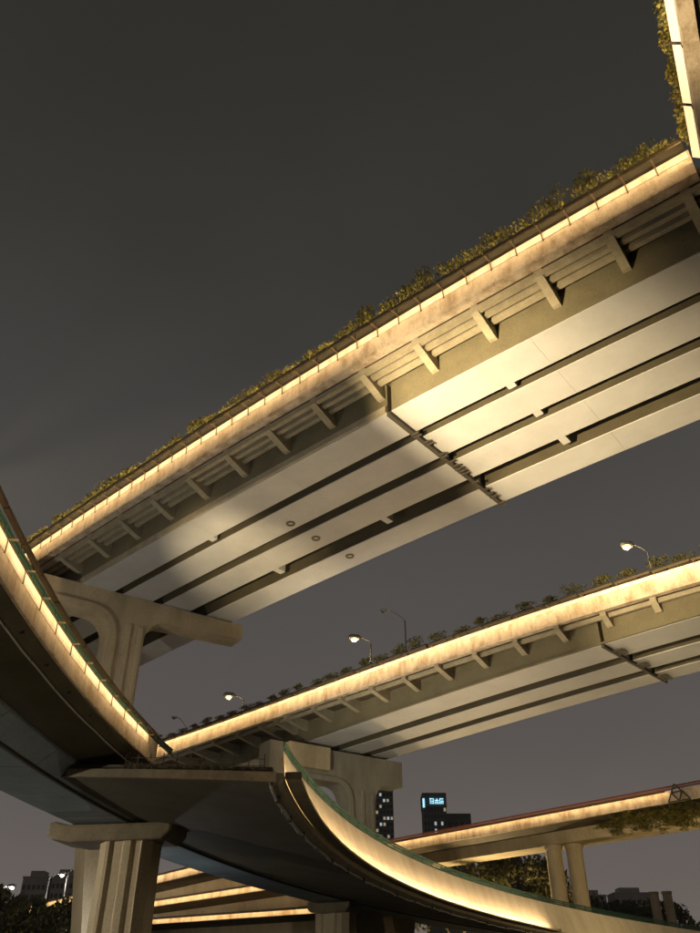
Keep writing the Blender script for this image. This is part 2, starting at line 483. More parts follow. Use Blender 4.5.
# cantilever brackets
def bracket_mesh(name, oo, zi, w=0.30):
    # local y = outwards; from the web (y=0) to the slab edge (y=oo)
    pr = [(0.0, zi - 0.16), (0.16, zi - 0.16), (oo, 1.20), (oo, 1.53), (0.0, 1.53)]
    V = [(-w / 2, y, z) for y, z in pr] + [(w / 2, y, z) for y, z in pr]
    m = len(pr)
    F = [tuple(range(m)), tuple(range(2 * m - 1, m - 1, -1))] + [(k, k + m, (k + 1) % m + m, (k + 1) % m) for k in range(m)]
    me = raw_mesh(name, V, F, M_BRKT)
    bm = bmesh.new(); bm.from_mesh(me); bmesh.ops.recalc_face_normals(bm, faces=bm.faces); bm.to_mesh(me); bm.free()
    return me
ME_BRA = bracket_mesh('bracket', 1.30, 0.90)
s_ = -9.8 - 2.52 * 5
while s_ < A1 - 1:
    inst('cantilever_bracket', ME_BRA, RA.frame(s_, 0.025, 0.0), A_root)
    s_ += 2.52
# strip lights, straps, planters and shrubs along the near parapet
s_ = ACORN + 0.55
i_ = 0
while s_ < 24.5:
    inst('strip_light', ME_STRIP, RA.frame(s_, -2.00, 2.74), A_root)
    inst('light_strap', ME_STRAP, RA.frame(s_ + 0.5, -1.585, 2.74), A_root)
    inst('painted_lit_band', ME_PANEL, RA.frame(s_, -1.59, 2.74), A_root)
    place_planter(RA, s_, -1.62, 2.78, ME_PLANTER, SHRUB_A,
                  'dark trough planter on the high flyover parapet above its strip light', 'planters on the high flyover',
                  'olive leafed shrub in the planters along the high flyover', 'shrubs on the high flyover',
                  hs=1.45 if s_ < 2 else 1.05)
    s_ += 1.0
def foot_lights(road, root, o, z, s0, s1, me, sgn=-1):
    f = lambda d: (lambda s: OV(o, s) + sgn * d)
    sweep('light_trough', road, [(f(0.0), z - 0.05), (f(0.19), z - 0.05), (f(0.19), z + 0.035), (f(0.175), z + 0.035), (f(0.175), z - 0.03), (f(0.0), z - 0.03)], s0, s1, M_SLAB, root)
    s = s0 + 1.0
    while s < s1 - 0.9:
        inst('trough_light', me, road.frame(s, OV(o, s) + sgn * 0.11, z - 0.004), root)
        s += 2.0
# expansion joint gutter with clamps
def a_cross(name, s, o0, o1, z0, z1, w, mat, parent=A_root, road=RA):
    return sweep(name, road, rect(o0, o1, z0, z1), s - w / 2, s + w / 2, mat, parent, ds=1)
sweep('web_foot', RA, [(-0.10, 0.05), (0.025, 0.05), (0.025, 0.36), (-0.10, 0.33)], 0.12, A1, M_BRKT, A_root)
gut = sweep('joint_gutter', RA, rect(-0.05, 8.62, -0.16, -0.02), -0.09, 0.09, M_RUST, A_root, ds=0.3)
for o_ in (1.55, 1.75, 2.3, 2.5, 3.4, 3.6, 4.1, 4.5, 4.75, 5.0, 5.25, 6.1, 6.9, 7.3, 7.6, 8.3, 8.5):
    h_ = random.uniform(0.02, 0.05)
    sweep('gutter_clamp', RA, rect(o_ - 0.04, o_ + 0.04, -0.19 - h_, -0.16), -0.30, 0.06, M_RUST, gut, ds=0.3)
# cross ties between the girders
for s_t, gaps in ((-4.35, ((1.63, 2.18), (3.74, 4.40), (5.92, 7.00))), (4.9, ((5.92, 7.0),)), (12.0, ((5.92, 7.0), (1.63, 2.18))), (-16, ((1.63, 2.18), (3.74, 4.40), (5.92, 7.00)))):
    for (g0, g1) in gaps:
        a_cross('cross_tie', s_t, g0 + 0.005, g0 + (g1 - g0) * 0.55, 0.02, 0.4, 0.34, M_PAINT)
# drain rings under the girders
def torus_data(r, rr, n=20, m=8):
    V, F = [], []
    for i in range(n):
        a = 2 * math.pi * i / n
        for k in range(m):
            b = 2 * math.pi * k / m
            V.append(((r + rr * math.cos(b)) * math.cos(a), (r + rr * math.cos(b)) * math.sin(a), rr * math.sin(b)))
    for i in range(n):
        for k in range(m):
            F.append((i * m + k, ((i + 1) % n) * m + k, ((i + 1) % n) * m + (k + 1) % m, i * m + (k + 1) % m))
    return V, F
ME_RING = raw_mesh('drain_ring', *torus_data(0.17, 0.05), M_OLIVE, smooth=True)
for s_t, o_ in ((8.3, 3.3), (8.35, 5.1), (8.3, 7.55)):
    inst('drain_ring', ME_RING, RA.frame(s_t, o_, -0.02), A_root)

# ------------------------------------------------------------------ ramp joining the high flyover (upper right corner)
A2_root = thing('flyover_ramp', RA2.P(-6, 3, 0), 'brightly lit ramp edge meeting the high flyover in the top right corner', 'bridge')
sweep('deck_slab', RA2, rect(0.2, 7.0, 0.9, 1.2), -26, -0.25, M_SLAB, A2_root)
sweep('girder_web', RA2, [(1.5, 0.0), (5.5, 0.0), (5.7, 0.9), (1.3, 0.9)], -26, -6, M_OLIVE, A2_root)
sweep('parapet', RA2, [(-0.08, 0.78), (0.28, 0.78), (0.28, 2.06), (0.0, 2.06), (-0.01, 0.92), (-0.08, 0.90)], -26, 0.0, M_PARA, A2_root)
sweep('parapet', RA2, rect(7.02, 7.3, 0.8, 2.06), -26, -9, M_PARA, A2_root)
s_ = -1.1
while s_ > -17:
    inst('strip_light', ME_STRIP3, RA2.frame(s_, -0.016, 2.03), A2_root)
    inst('light_strap', ME_STRAP, RA2.frame(s_ - 1.0, 0.0, 2.04), A2_root)
    inst('painted_lit_band', ME_PANEL2, RA2.frame(s_, -0.004, 2.04), A2_root)
    for q in (-0.5, 0.5):
        place_planter(RA2, s_ + q, -0.10, 2.08, ME_PLANTER, SHRUB_A,
                      'dark trough planter on the ramp edge in the top right corner', 'planters on the corner ramp',
                      'olive leafed shrub on the ramp edge in the top right corner', 'shrubs on the corner ramp', hs=1.6)
    s_ -= 2.0

# ------------------------------------------------------------------ middle flyover (B)
B_root = thing('flyover_bridge', RB.P(5, 4, 0), 'middle flyover with three pale girders and street lamps on top', 'bridge')
B0, B1 = -14.0, 52.0
girder_deck(RB, B_root, [(B0, 0.10), (0.30, B1)], [(0.03, 2.20), (3.28, 5.00), (5.98, 7.42)], 1.45)
bo = lambda d: (lambda s: -0.93 - 0.0502 * max(s, -14) + d)
sweep('deck_slab', RB, [(bo(0.1), 1.52), (-0.1, 1.46), (7.6, 1.46), (8.9, 1.52), (8.9, 1.8), (bo(0.1), 1.8)], B0, B1, M_SLAB, B_root)
sweep('parapet', RB, [(bo(-.07), 1.42), (bo(.28), 1.42), (bo(.28), 2.52), (bo(0.01), 2.52), (bo(0), 1.56), (bo(-.07), 1.53)], B0, B1, M_PARA, B_root)
sweep('parapet', RB, rect(8.9, 9.15, 1.42, 2.52), B0, B1, M_PARA, B_root)
sweep('tray_beam', RB, [(bo(0.45), 1.18), (bo(0.62), 1.18), (bo(0.62), 1.42), (bo(0.45), 1.42)], B0, B1, M_BRKT, B_root)
sweep('flange_lip', RB, rect(-0.16, 0.0, 0.02, 0.10), B0, B1, M_OLIVE, B_root)
s_ = -3.15 - 2.68 * 3
BR_CACHE = {}
while s_ < B1 - 2:
    wd = round(0.80 + 0.0502 * s_, 2)
    wd = max(wd, 0.25)
    key = round(wd * 5) / 5
    if key not in BR_CACHE: BR_CACHE[key] = bracket_mesh('bracket', max(0.3, key), 0.92, 0.34)
    inst('cantilever_bracket', BR_CACHE[key], RB.frame(s_, 0.025, 0), B_root)
    if 21 < s_ < 25:
        inst('cantilever_bracket', BR_CACHE[key], RB.frame(s_ + 1.1, 0.025, 0), B_root)
    s_ += 2.68
s_ = -12.6
while s_ < 50:
    inst('strip_light', ME_STRIP2, RB.frame(s_, OV(bo(-.40), s_), 2.50), B_root)
    inst('light_strap', ME_STRAP, RB.frame(s_ + 1.0, OV(bo(0.005), s_), 2.50), B_root)
    inst('painted_lit_band', ME_PANEL2, RB.frame(s_, OV(bo(0.0), s_), 2.50) @ Matrix.Rotation(math.atan(0.0502), 4, 'Z') @ Matrix.Diagonal((1, 1, 0.55, 1)), B_root)
    s_ += 2.0
s_ = -12.5
while s_ < 50:
    place_planter(RB, s_, OV(bo(-.02), s_), 2.54, ME_PLANTER_B, SHRUB_B,
                  'dark trough planter on the middle flyover parapet', 'planters on the middle flyover',
                  'low shrub in the planters along the middle flyover', 'shrubs on the middle flyover', hs=1.0 if s_ < 20 else 0.7)
    s_ += 1.5
gutb = sweep('joint_gutter', RB, rect(-0.05, 7.6, -0.14, -0.02), 0.12, 0.28, M_RUST, B_root, ds=0.3)
for o_ in (0.9, 1.15, 1.4, 1.65, 3.6, 3.8, 4.05, 4.3, 6.2, 6.4, 6.6, 6.85, 7.1):
    sweep('gutter_clamp', RB, rect(o_ - 0.035, o_ + 0.035, -0.15, -0.08), -0.40, 0.10, M_RUST, gutb, ds=0.4)

# ------------------------------------------------------------------ piers
def poly_prism(name, PL, ux, pts, y0, y1, mat, parent, bevel=0.0, k=1.0):
    """extrude an outline (a, z) in the vertical plane through PL along ux, from depth y0 to y1 (depth = away from the camera side)"""
    dv = Vector((-ux.y, ux.x, 0))
    pts = [(a * k, z * k) for a, z in pts]; y0 *= k; y1 *= k
    n = len(pts)
    V = [PL + ux * a + Vector((0, 0, z)) + dv * y0 for a, z in pts] + [PL + ux * a + Vector((0, 0, z)) + dv * y1 for a, z in pts]
    F = [tuple(range(n)), tuple(range(2 * n - 1, n - 1, -1))] + [(k, (k + 1) % n, (k + 1) % n + n, k + n) for k in range(n)]
    o = mesh_obj(name, V, F, mat, parent)
    if bevel:
        md = o.modifiers.new('bevel', 'BEVEL'); md.width = bevel; md.segments = 2; md.limit_method = 'ANGLE'; md.angle_limit = R(50)
    return o

def arc(cx, cz, rx, rz, a0, a1, n=8):
    return [(cx + rx * math.cos(R(a0 + (a1 - a0) * i / n)), cz + rz * math.sin(R(a0 + (a1 - a0) * i / n))) for i in range(n + 1)]

def hammer_pier(PL, PR, label, L, colA, colB, beam, tip, zbot, mat, left_open, depth, lean=1.6, k=1.0):
    """cross beam on columns with rounded arches between; a measured along the beam from its left end"""
    ux = (PR - PL); ux.z = 0; ux.normalize()
    base = PL + ux * ((colA + colB) / 2 * k); base.z = 0
    t = thing('bridge_pier', base, label, 'pier')
    zg = -PL.z / k
    la0, la1 = left_open                # arch opening between the left column and the main column
    out = [(L, 0), (L, -tip)] + [(colB + 1.5, -beam * 0.92)]
    out += arc(colB + 1.2, -beam * 0.92 - 1.2, 1.2, 1.2, 90, 180)[1:]
    out += [(colB - 0.05, -7.5), (colB + lean, zg), (colA + lean, zg), (la0 + 1.0, -9.0), (la0 - 1.2, -7.4), (la0 - 2.0, -5.0), (la0 - 2.0, 0)]
    # frame with an oblong opening: built as upper ring pieces that butt
    top = [(L, 0), (L, -tip), (colB + 1.5, -beam * 0.92)] + arc(colB + 1.2, -beam * 0.92 - 1.2, 1.2, 1.2, 90, 180)[1:] + [(colB, -beam - 1.4), (colA, -beam - 1.4)]
    top += arc(la1 - 1.1, -beam - 1.4, 1.1, 1.2, 0, 90)[1:] + arc(la0 + 1.1, -beam - 1.4, 1.1, 1.2, 90, 180) + [(la0 - 2.0, -beam - 1.4), (la0 - 2.0, 0)]
    poly_prism('cross_beam', PL, ux, top, 0, depth, mat, t, k=k)
    poly_prism('column', PL, ux, [(colA, -beam - 1.405), (colB, -beam - 1.405), (colB - 0.05, -7.5), (colB + lean, zg), (colA + lean, zg), (colA, -7.5)], 0.004, depth - 0.004, mat, t, k=k)
    poly_prism('side_arm', PL, ux, [(la0 - 2.0, -beam - 1.405), (la0, -beam - 1.405), (la0 + 0.1, -6.2), (colA + 0.01, -7.9), (colA + 0.3, -9.6), (la0 - 0.6, -8.2), (la0 - 1.7, -6.4)], 0.008, depth - 0.008, mat, t, k=k)
    # raised moulding following the arch and the column edge
    inner = [(colA - 0.02, -7.0), (colA - 0.02, -beam - 1.4)] + arc(la1 - 1.1, -beam - 1.4, 1.1, 1.2, 0, 90)[1:] + arc(la0 + 1.1, -beam - 1.4, 1.1, 1.2, 90, 180)
    outer = [(a + 0.0, z) for a, z in arc(la0 + 1.1, -beam - 1.4, 1.45, 1.55, 180, 90)] + arc(la1 - 1.1, -beam - 1.4, 1.45, 1.55, 90, 0) + [(colA + 0.38, -7.0)]
    poly_prism('arch_moulding', PL, ux, inner + outer, -0.16, 0.0, mat, t, bevel=0.03, k=k)
    # two shallow ribs on the column face and pads on the beam
    w = colB - colA
    for f in (0.50, 0.86):
        poly_prism('column_rib', PL, ux, [(colA + w * f - 0.13, -7.4), (colA + w * f + 0.13, -7.4), (colA + w * f + 0.13, -beam - 0.5), (colA + w * f - 0.13, -beam - 0.5)], -0.12, 0.0, mat, t, bevel=0.03, k=k)
    return t, ux

PLa = RA.P(20.3, -1.5, 0); PRa = RA.P(18.0, 8.8, 0); PLa.z = PRa.z = RA.P(19, 3, 0).z - 0.05
pierA, uxA = hammer_pier(PLa, PRa, 'tan concrete pier with rounded arch opening under the high flyover', 10.9, 3.35, 5.2, 1.10, 0.85, 0, M_CONC, (-0.6, 3.35), 1.3, k=1.35)
for a_ in (0.9, 4.4, 7.0, 9.6):
    b_ = PLa + uxA * a_
    poly_prism('bearing', PLa, uxA, [(a_, -0.02), (a_ + 0.6, -0.02), (a_ + 0.6, 0.05), (a_, 0.05)], 0.5, 1.2, M_RUST, pierA, k=1.35)
PLb = RB.P(23.5, 0.5, 0); PRb = RB.P(22.3, 8.0, 0); PLb.z = PRb.z = RB.P(23, 3, 0).z - 0.35
pierB, uxB = hammer_pier(PLb, PRb, 'brown concrete arched pier under the middle flyover', 7.75, 3.0, 5.3, 1.95, 1.75, 0, M_CONC_G, (-1.4, 3.0), 1.5, k=1.25)
poly_prism('beam_end_block', PLb, uxB, [(-2.2, -1.55), (1.12, -1.55), (1.12, -0.02), (-2.2, -0.02)], -0.55, -0.01, M_CONC, pierB, bevel=0.05, k=1.25)

# ------------------------------------------------------------------ curved ramp in front (D)
D_root = thing('curved_ramp', RD.P(20, -5, 0), 'dark curved ramp sweeping across the lower left with lit parapets', 'bridge')
D0, D1E, DE = -26.0, 12.6, 128.0
# spine box
sweep('box_girder', RD, [(-3.62, -1.24), (-6.95, -1.24), (-7.9, -0.45), (-7.9, 0.1), (-2.7, 0.1), (-2.7, -0.45)], D0, DE, M_BOX, D_root)
k = 14
for i in range(int((DE - D0) / 5.5)):
    a = D0 + 5.5 * i
    if -12 < a < 100:
        sweep('soffit_plate', RD, [(-3.66, -1.30), (-6.97, -1.30), (-6.99, -1.25), (-3.64, -1.25)], a + 0.03, a + 5.47, M_BOX, D_root)
        sweep('web_plate', RD, [(-3.52, -1.20), (-2.72, -0.55), (-2.66, -0.58), (-3.46, -1.23)], a + 0.03, a + 5.47, M_BOX, D_root)
sweep('edge_stiffener', RD, [(-3.70, -1.34), (-3.56, -1.34), (-3.56, -1.20), (-3.70, -1.20)], D0, DE, M_RUST, D_root)
# left and right wing slabs
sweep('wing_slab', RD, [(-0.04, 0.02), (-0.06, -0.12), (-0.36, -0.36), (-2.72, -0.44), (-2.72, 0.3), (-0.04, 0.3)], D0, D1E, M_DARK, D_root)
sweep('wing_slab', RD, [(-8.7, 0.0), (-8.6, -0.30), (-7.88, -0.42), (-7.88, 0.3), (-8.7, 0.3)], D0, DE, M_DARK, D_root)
# upper left parapet
sweep('parapet', RD, [(0.06, -0.02), (-0.26, -0.02), (-0.26, 1.10), (0.0, 1.10), (0.0, 0.12), (0.06, 0.08)], D0, D1E, M_PARA, D_root)
sweep('parapet', RD, rect(-8.72, -8.46, 0.31, 1.10), D0, DE, M_PARA, D_root)
s_ = -20.0
while s_ < D1E - 0.6:
    inst('strip_light', ME_STRIPD, RD.frame(s_, 0.38, 1.08).__matmul__(Matrix.Rotation(math.pi, 4, 'Z')), D_root)
    inst('light_strap', ME_STRAP, RD.frame(s_ + 1.0, 0.0, 1.08).__matmul__(Matrix.Rotation(math.pi, 4, 'Z')), D_root)
    inst('painted_lit_band', ME_PANEL2, RD.frame(s_, 0.006, 1.08).__matmul__(Matrix.Rotation(math.pi, 4, 'Z')), D_root)
    s_ += 2.0
# green railing on the parapet: two rails and posts
def green_rail(o, z, s0, s1, root, road, oo=0.0, post=1.5, h=0.5):
    for za, zb, w in ((h * 0.82, h, 0.06), (h * 0.46, h * 0.68, 0.03), (h * 0.08, h * 0.34, 0.03)):
        sweep('rail', road, [(o - w, z + za), (o + w, z + za), (o + w, z + zb), (o - w, z + zb)], s0, s1, M_GREEN, root, ds=0.9)
    s = s0 + 0.2
    while s < s1:
        m = road.frame(s, OV(o, s), z)
        inst('rail_post', ME_POST, m @ Matrix.Diagonal((1, 1, h / 0.5, 1)), root)
        s += post
ME_POST = raw_mesh('rail_post', *join_data([box_data(-0.035, 0.035, -0.05, 0.05, 0, 0.5), box_data(-0.08, 0.08, -0.10, 0.10, 0, 0.03)])[:2], M_GREEN)
green_rail(-0.05, 1.10, D0, D1E + 2.5, D_root, RD, h=0.34)
sweep('coping', RD, rect(-0.30, 0.03, 1.102, 1.14), D0, D1E, M_PLANT, D_root)
# conduit under the wing edge
run_tube('conduit', RD, -0.42, -0.44, D0, D1E, 0.032, M_PIPE, D_root, ds=1.5, jit=0.012)
s_ = -18
while s_ < D1E:
    sweep('conduit_hanger', RD, rect(-0.46, -0.38, -0.46, -0.36), s_ - 0.03, s_ + 0.03, M_RUST, D_root, ds=0.1)
    sweep('edge_clip', RD, rect(-0.30, -0.10, -0.30, -0.20), s_ + 0.9, s_ + 0.96, M_RUST, D_root, ds=0.1)
    s_ += 2.9

# lower right wing: its near end is a cross beam, its right edge the long lit parapet
def d2z(o): return -1.12 + (o + 3.45) / (7.12 + 3.45) * (-2.72 + 1.12)
def d2s(o): return 9.6 + (o + 3.45) / (7.12 + 3.45) * (3.2 - 9.6)
def wing2():
    V, F = [], []
    os_ = [-3.45 + (7.12 + 3.45) * j / 10 for j in range(11)]
    ns = 64
    for lay in (0.0, 0.52):
        for i in range(ns + 1):
            for o in os_:
                f = i / ns
                s = d2s(o) + (DE - d2s(o)) * (f ** 1.35)
                V.append(RD.P(s, o, d2z(o) + lay))
    m = 11; n = (ns + 1) * m
    for i in range(ns):
        for j in range(10):
            a = i * m + j
            F.append((a, a + 1, a + m + 1, a + m)); F.append((n + a, n + a + m, n + a + m + 1, n + a + 1))
        for j, d in ((0, 1), (10, 1)):
            a = i * m + j; F.append((a, a + m, n + a + m, n + a))
    for j in range(10):
        F.append((j, j + 1, n + j + 1, n + j)); b = ns * m + j; F.append((b, b + 1, n + b + 1, n + b))
    return mesh_obj('wing_slab', V, F, M_DARK, D_root)
wing2()
def end_beam():
    V, F = [], []
    os_ = [-2.9 + (7.3 + 2.9) * j / 12 for j in range(13)]
    for (ds, dz) in ((-0.22, -0.04), (-0.02, -0.04), (-0.02, 0.30), (-0.22, 0.30)):
        for o in os_: V.append(RD.P(d2s(o) + ds, o, d2z(o) + dz))
    m = 13
    for k in range(4):
        for j in range(12):
            a = k * m + j; b = ((k + 1) % 4) * m + j
            F.append((a, a + 1, b + 1, b))
    F.append((0, m, 2 * m, 3 * m)); F.append((12, m + 12, 2 * m + 12, 3 * m + 12))
    return mesh_obj('end_beam', V, F, M_BROWN, D_root)
end_beam()
PAR2 = [(7.43, -2.22), (7.10, -2.22), (6.22, 0.5), (6.47, 0.5)]
S2a, S2b = 4.6, 80.0
def skew_panel(sb, st, s1):
    """first panel: its near end leans back from the foot (sb) to the top (st)"""
    n = 9; V, F = [], []
    for i in range(n):
        f = i / (n - 1)
        for (o, z) in PAR2:
            h = (z + 2.22) / 2.72
            s0 = sb + (st - sb) * h
            V.append(RD.P(s0 + (s1 - s0) * f, o, z))
    for i in range(n - 1):
        for k in range(4): F.append((i * 4 + k, i * 4 + (k + 1) % 4, (i + 1) * 4 + (k + 1) % 4, (i + 1) * 4 + k))
    F.append((3, 2, 1, 0)); F.append(tuple((n - 1) * 4 + k for k in range(4)))
    mesh_obj('parapet_panel', V, F, M_PARA2, D_root)
skew_panel(5.4, 12.0, 15.0)
s_ = 15.0
while s_ < DE - 1:
    sweep('parapet_panel', RD, PAR2, s_ + 0.008, min(DE, s_ + 6.5) - 0.008, M_PARA2, D_root, ds=0.8)
    s_ += 6.5
sweep('slab_edge', RD, [(7.14, -2.74), (7.46, -2.60), (7.50, -2.26), (7.0, -2.24), (7.0, -2.74)], S2a - 0.6, DE, M_BRKT, D_root, ds=0.8)
# light trough along the foot of the parapet
sweep('light_trough', RD, [(7.52, -2.36), (8.14, -2.36), (8.14, -2.24), (8.12, -2.24), (8.12, -2.33), (7.52, -2.33)], S2a, S2b, M_BRKT, D_root, ds=0.8)
ME_UP = raw_mesh('up_light', *join_data([box_data(-0.95, 0.95, -0.05, 0.05, -0.04, 0.0)])[:2], M_LEDUP)
sweep('trough_end', RD, rect(7.5, 8.16, -2.37, -2.10), S2a - 0.06, S2a - 0.004, M_SLAB, D_root, ds=0.1)
sweep('trough_end', RD, rect(7.5, 8.16, -2.37, -2.10), S2b + 0.004, S2b + 0.06, M_SLAB, D_root, ds=0.1)
s_ = S2a + 1.0
while s_ < S2b - 0.9:
    inst('trough_light', ME_UP, RD.frame(s_, 8.00, -2.275), D_root)
    s_ += 2.0
green_rail(6.40, 0.5, 12.6, DE, D_root, RD, h=0.55, post=2.4)
run_tube('conduit', RD, 7.10, -2.86, S2a - 1.5, DE, 0.055, M_PIPE, D_root, ds=1.1, jit=0.05)
run_tube('conduit', RD, 7.00, -2.80, S2a - 1.2, 60, 0.035, M_PIPE, D_root, ds=0.9, jit=0.07)
s_ = 6
while s_ < 110:
    sweep('conduit_hanger', RD, rect(7.05, 7.22, -3.0, -2.72), s_ - 0.04, s_ + 0.04, M_RUST, D_root, ds=0.1)
    s_ += 4.5
# dry weeds growing on the cross beam
for i in range(16):
    o = 0.2 + i * 0.44
    b = RD.P(d2s(o) - 0.15, o, d2z(o) + 0.29)
    lv, st = WEED[i % 4]
    t = thing('dry_weed', b, 'dry weed growing on the cross beam end of the curved ramp', 'plant', 'weeds on the ramp cross beam')
    m = Matrix.Translation(b) @ Matrix.Rotation(random.uniform(0, 6), 4, 'Z') @ Matrix.Scale(random.uniform(0.3, 0.6), 4)
    inst('leaves', lv, m, t); inst('stems', st, m, t)
# thin wire fence on the cross beam
fence = thing('wire_fence', RD.P(d2s(3.5) - 0.05, 3.5, d2z(3.5) + 0.66), 'low rusty wire fence along the cross beam of the curved ramp', 'fence')
for j in range(11):
    o = 0.3 + j * 0.65
    b = RD.P(d2s(o) - 0.06, o, d2z(o) + 0.29)
    mesh_obj('fence_post', *tube_data([b, b + Vector((0, 0, 0.55))], 0.02, 6), M_RUST, fence)
for zz in (0.25, 0.5):
    pts = [RD.P(d2s(0.3 + j * 0.65) - 0.06, 0.3 + j * 0.65, d2z(0.3 + j * 0.65) + 0.29 + zz) for j in range(11)]
    mesh_obj('fence_wire', *tube_data(pts, 0.012, 5), M_RUST, fence)

# ramp piers
def ramp_pier(s, label, oc, cap=(-8.6, -1.4), w_top=4.1, w_bot=4.4, thick=2.4):
    q_ = RD.k; w_top *= q_; w_bot *= q_; thick *= q_
    base = RD.P(s, oc, 0); zt = base.z - 1.34 * q_; base.z = 0
    fr = RD.frame(s, oc, 0)
    t = thing('bridge_pier', base, label, 'pier')
    rt = Vector((-fr[0][1], -fr[1][1], 0)).normalized(); fw = Vector((fr[0][0], fr[1][0], 0)).normalized()
    # fluted, slightly flaring shaft
    prof = []
    n = 4
    hw, ht = w_top / 2, thick / 2
    front = [(-hw, -ht * 0.55), (-hw * 0.62, -ht), (-hw * 0.50, -ht), (-hw * 0.40, -ht * 0.86), (-hw * 0.05, -ht * 0.86), (hw * 0.05, -ht), (hw * 0.30, -ht),
             (hw * 0.40, -ht * 0.86), (hw * 0.62, -ht * 0.86), (hw * 0.72, -ht), (hw, -ht * 0.55)]
    back = [(x, -y) for x, y in reversed(front)]
    prof = front + back
    V, F = [], []
    zs = [0.0, zt - 3.0, zt - 1.6, zt - 0.70]
    for i, z in enumerate(zs):
        k = [w_bot / w_top, 1.0, 1.0, 1.02][i]
        for x, y in prof: V.append(base + rt * x * k + fw * y * k + Vector((0, 0, z)))
    m = len(prof)
    for i in range(len(zs) - 1):
        for q in range(m): F.append((i * m + q, i * m + (q + 1) % m, (i + 1) * m + (q + 1) % m, (i + 1) * m + q))
    F.append(tuple(range(m - 1, -1, -1))); F.append(tuple((len(zs) - 1) * m + q for q in range(m)))
    mesh_obj('column', V, F, M_CONC, t)
    c0, c1 = (cap[0] - oc), (cap[1] - oc)
    out = [(c1, -0.02), (c1, -0.5), (c1 - 0.5, -0.9), (c0 + 1.5, -0.95), (c0 + 0.35, -0.78), (c0 + 0.05, -0.55), (c0, 0.10), (c0 + 0.4, 0.16), (c0 + 1.2, -0.02)]
    org = base - fw * 1.4 * q_; org.z = zt
    poly_prism('pier_cap', org, rt, out, 0, 2.8, M_BROWN, t, bevel=0.12, k=q_)
    return t
ramp_pier(20.5, 'fluted tan concrete pier under the curved ramp at lower left', -3.75, cap=(-8.3, -1.0), w_top=3.05, w_bot=3.25)
ramp_pier(57.5, 'shorter pier under the curved ramp at the bottom centre', -5.2, cap=(-7.6, -3.0), w_top=3.6, w_bot=3.6, thick=2.4)

# ------------------------------------------------------------------ distant flyovers
def far_flyover(road, s0, s1, label, par_h=1.0, led=(None, None), rail=None, colmat=M_PARA, web_mat=M_CONC):
    root = thing('flyover_bridge', road.P((s0 + s1) / 2, 3, 0), label, 'bridge')
    sweep('deck_slab', road, [(0.1, 0.0), (2.3, -0.35), (2.3, 0.3), (0.1, 0.3)], s0, s1, M_SLAB, root, ds=6)
    sweep('box_girder', road, [(2.3, -0.3), (2.7, -1.5), (6.0, -1.5), (6.4, -0.3), (6.4, 0.28), (2.3, 0.28)], s0, s1, web_mat, root, ds=6)
    sweep('deck_slab', road, [(6.4, -0.35), (8.6, 0.0), (8.6, 0.3), (6.4, 0.3)], s0, s1, M_SLAB, root, ds=6)
    sweep('parapet', road, [(-0.06, -0.02), (0.25, -0.02), (0.25, par_h), (0, par_h), (0, 0.1), (-0.06, 0.08)], s0, s1, colmat, root, ds=6)
    sweep('parapet', road, rect(8.4, 8.65, 0.3, par_h), s0, s1, colmat, root, ds=6)
    s = led[0] + 2
    while s < led[1]:
        inst('strip_light', ME_STRIPF, road.frame(s, -0.42, par_h - 0.02), root)
        s += 4.0
    if rail:
        for zz in (0.12, 0.32): sweep('rail', road, rect(0.07, 0.13, par_h + zz, par_h + zz + 0.14), s0, s1, rail, root, ds=6)
        s = s0
        while s < s1:
            sweep('rail_post', road, rect(0.06, 0.14, par_h, par_h + 0.46), s - 0.04, s + 0.04, rail, root, ds=1)
            s += 2.5
    return root
C_root = far_flyover(RC, -30, 70, 'far flyover at right with red railing and twin round columns', 1.0, (1.5, 66), M_RED)
def twin_columns(name, pts, zt, r, label, mat=M_CONC, cap=True):
    base = Vector((sum(p[0] for p in pts) / len(pts), sum(p[1] for p in pts) / len(pts), 0))
    t = thing(name, base, label, 'pier')
    for (x, y) in pts:
        n = 20; V, F = [], []
        prof = [(0, r * 1.02), (zt - 1.0, r), (zt - 0.5, r * 1.0), (zt - 0.35, r * 1.12), (zt, r * 1.15)]
        for z, q in prof:
            for k in range(n): V.append((x + q * math.cos(2 * math.pi * k / n), y + q * math.sin(2 * math.pi * k / n), z))
        for i in range(len(prof) - 1):
            for k in range(n): F.append((i * n + k, i * n + (k + 1) % n, (i + 1) * n + (k + 1) % n, (i + 1) * n + k))
        F.append(tuple(range(n - 1, -1, -1))); F.append(tuple((len(prof) - 1) * n + k for k in range(n)))
        o = mesh_obj('column', V, F, mat, t, smooth=False)
    return t
twin_columns('bridge_pier', [(21.6, 93.2), (23.6, 92.4)], RC.P(15, 3, -1.52).z, 0.84, 'pair of round concrete columns under the far red railed flyover')
twin_columns('bridge_pier', [(60.9, 181), (63.2, 180)], 21.2, 0.9, 'distant pale pair of columns at the right edge low down')
# three lower flyovers seen under the ramp
RE1 = Road(-15.37, 90.0, -0.833, 0, 0, 11.4, -0.05); RE2 = Road(-8.31, 85.0, -0.898, 0, 0, 9.35, -0.028); RE3 = Road(-4.38, 80.0, -0.99, 0, 0, 6.95, 0.0)
far_flyover(RE1, -8, 40, 'upper of three lit flyovers glimpsed below the curved ramp', 0.75, (-8, 40))
far_flyover(RE2, -6, 40, 'middle of three lit flyovers glimpsed below the curved ramp', 0.55, (-6, 40))
far_flyover(RE3, -8, 60, 'lowest of three lit flyovers glimpsed below the curved ramp', 0.5, (-8, 60))
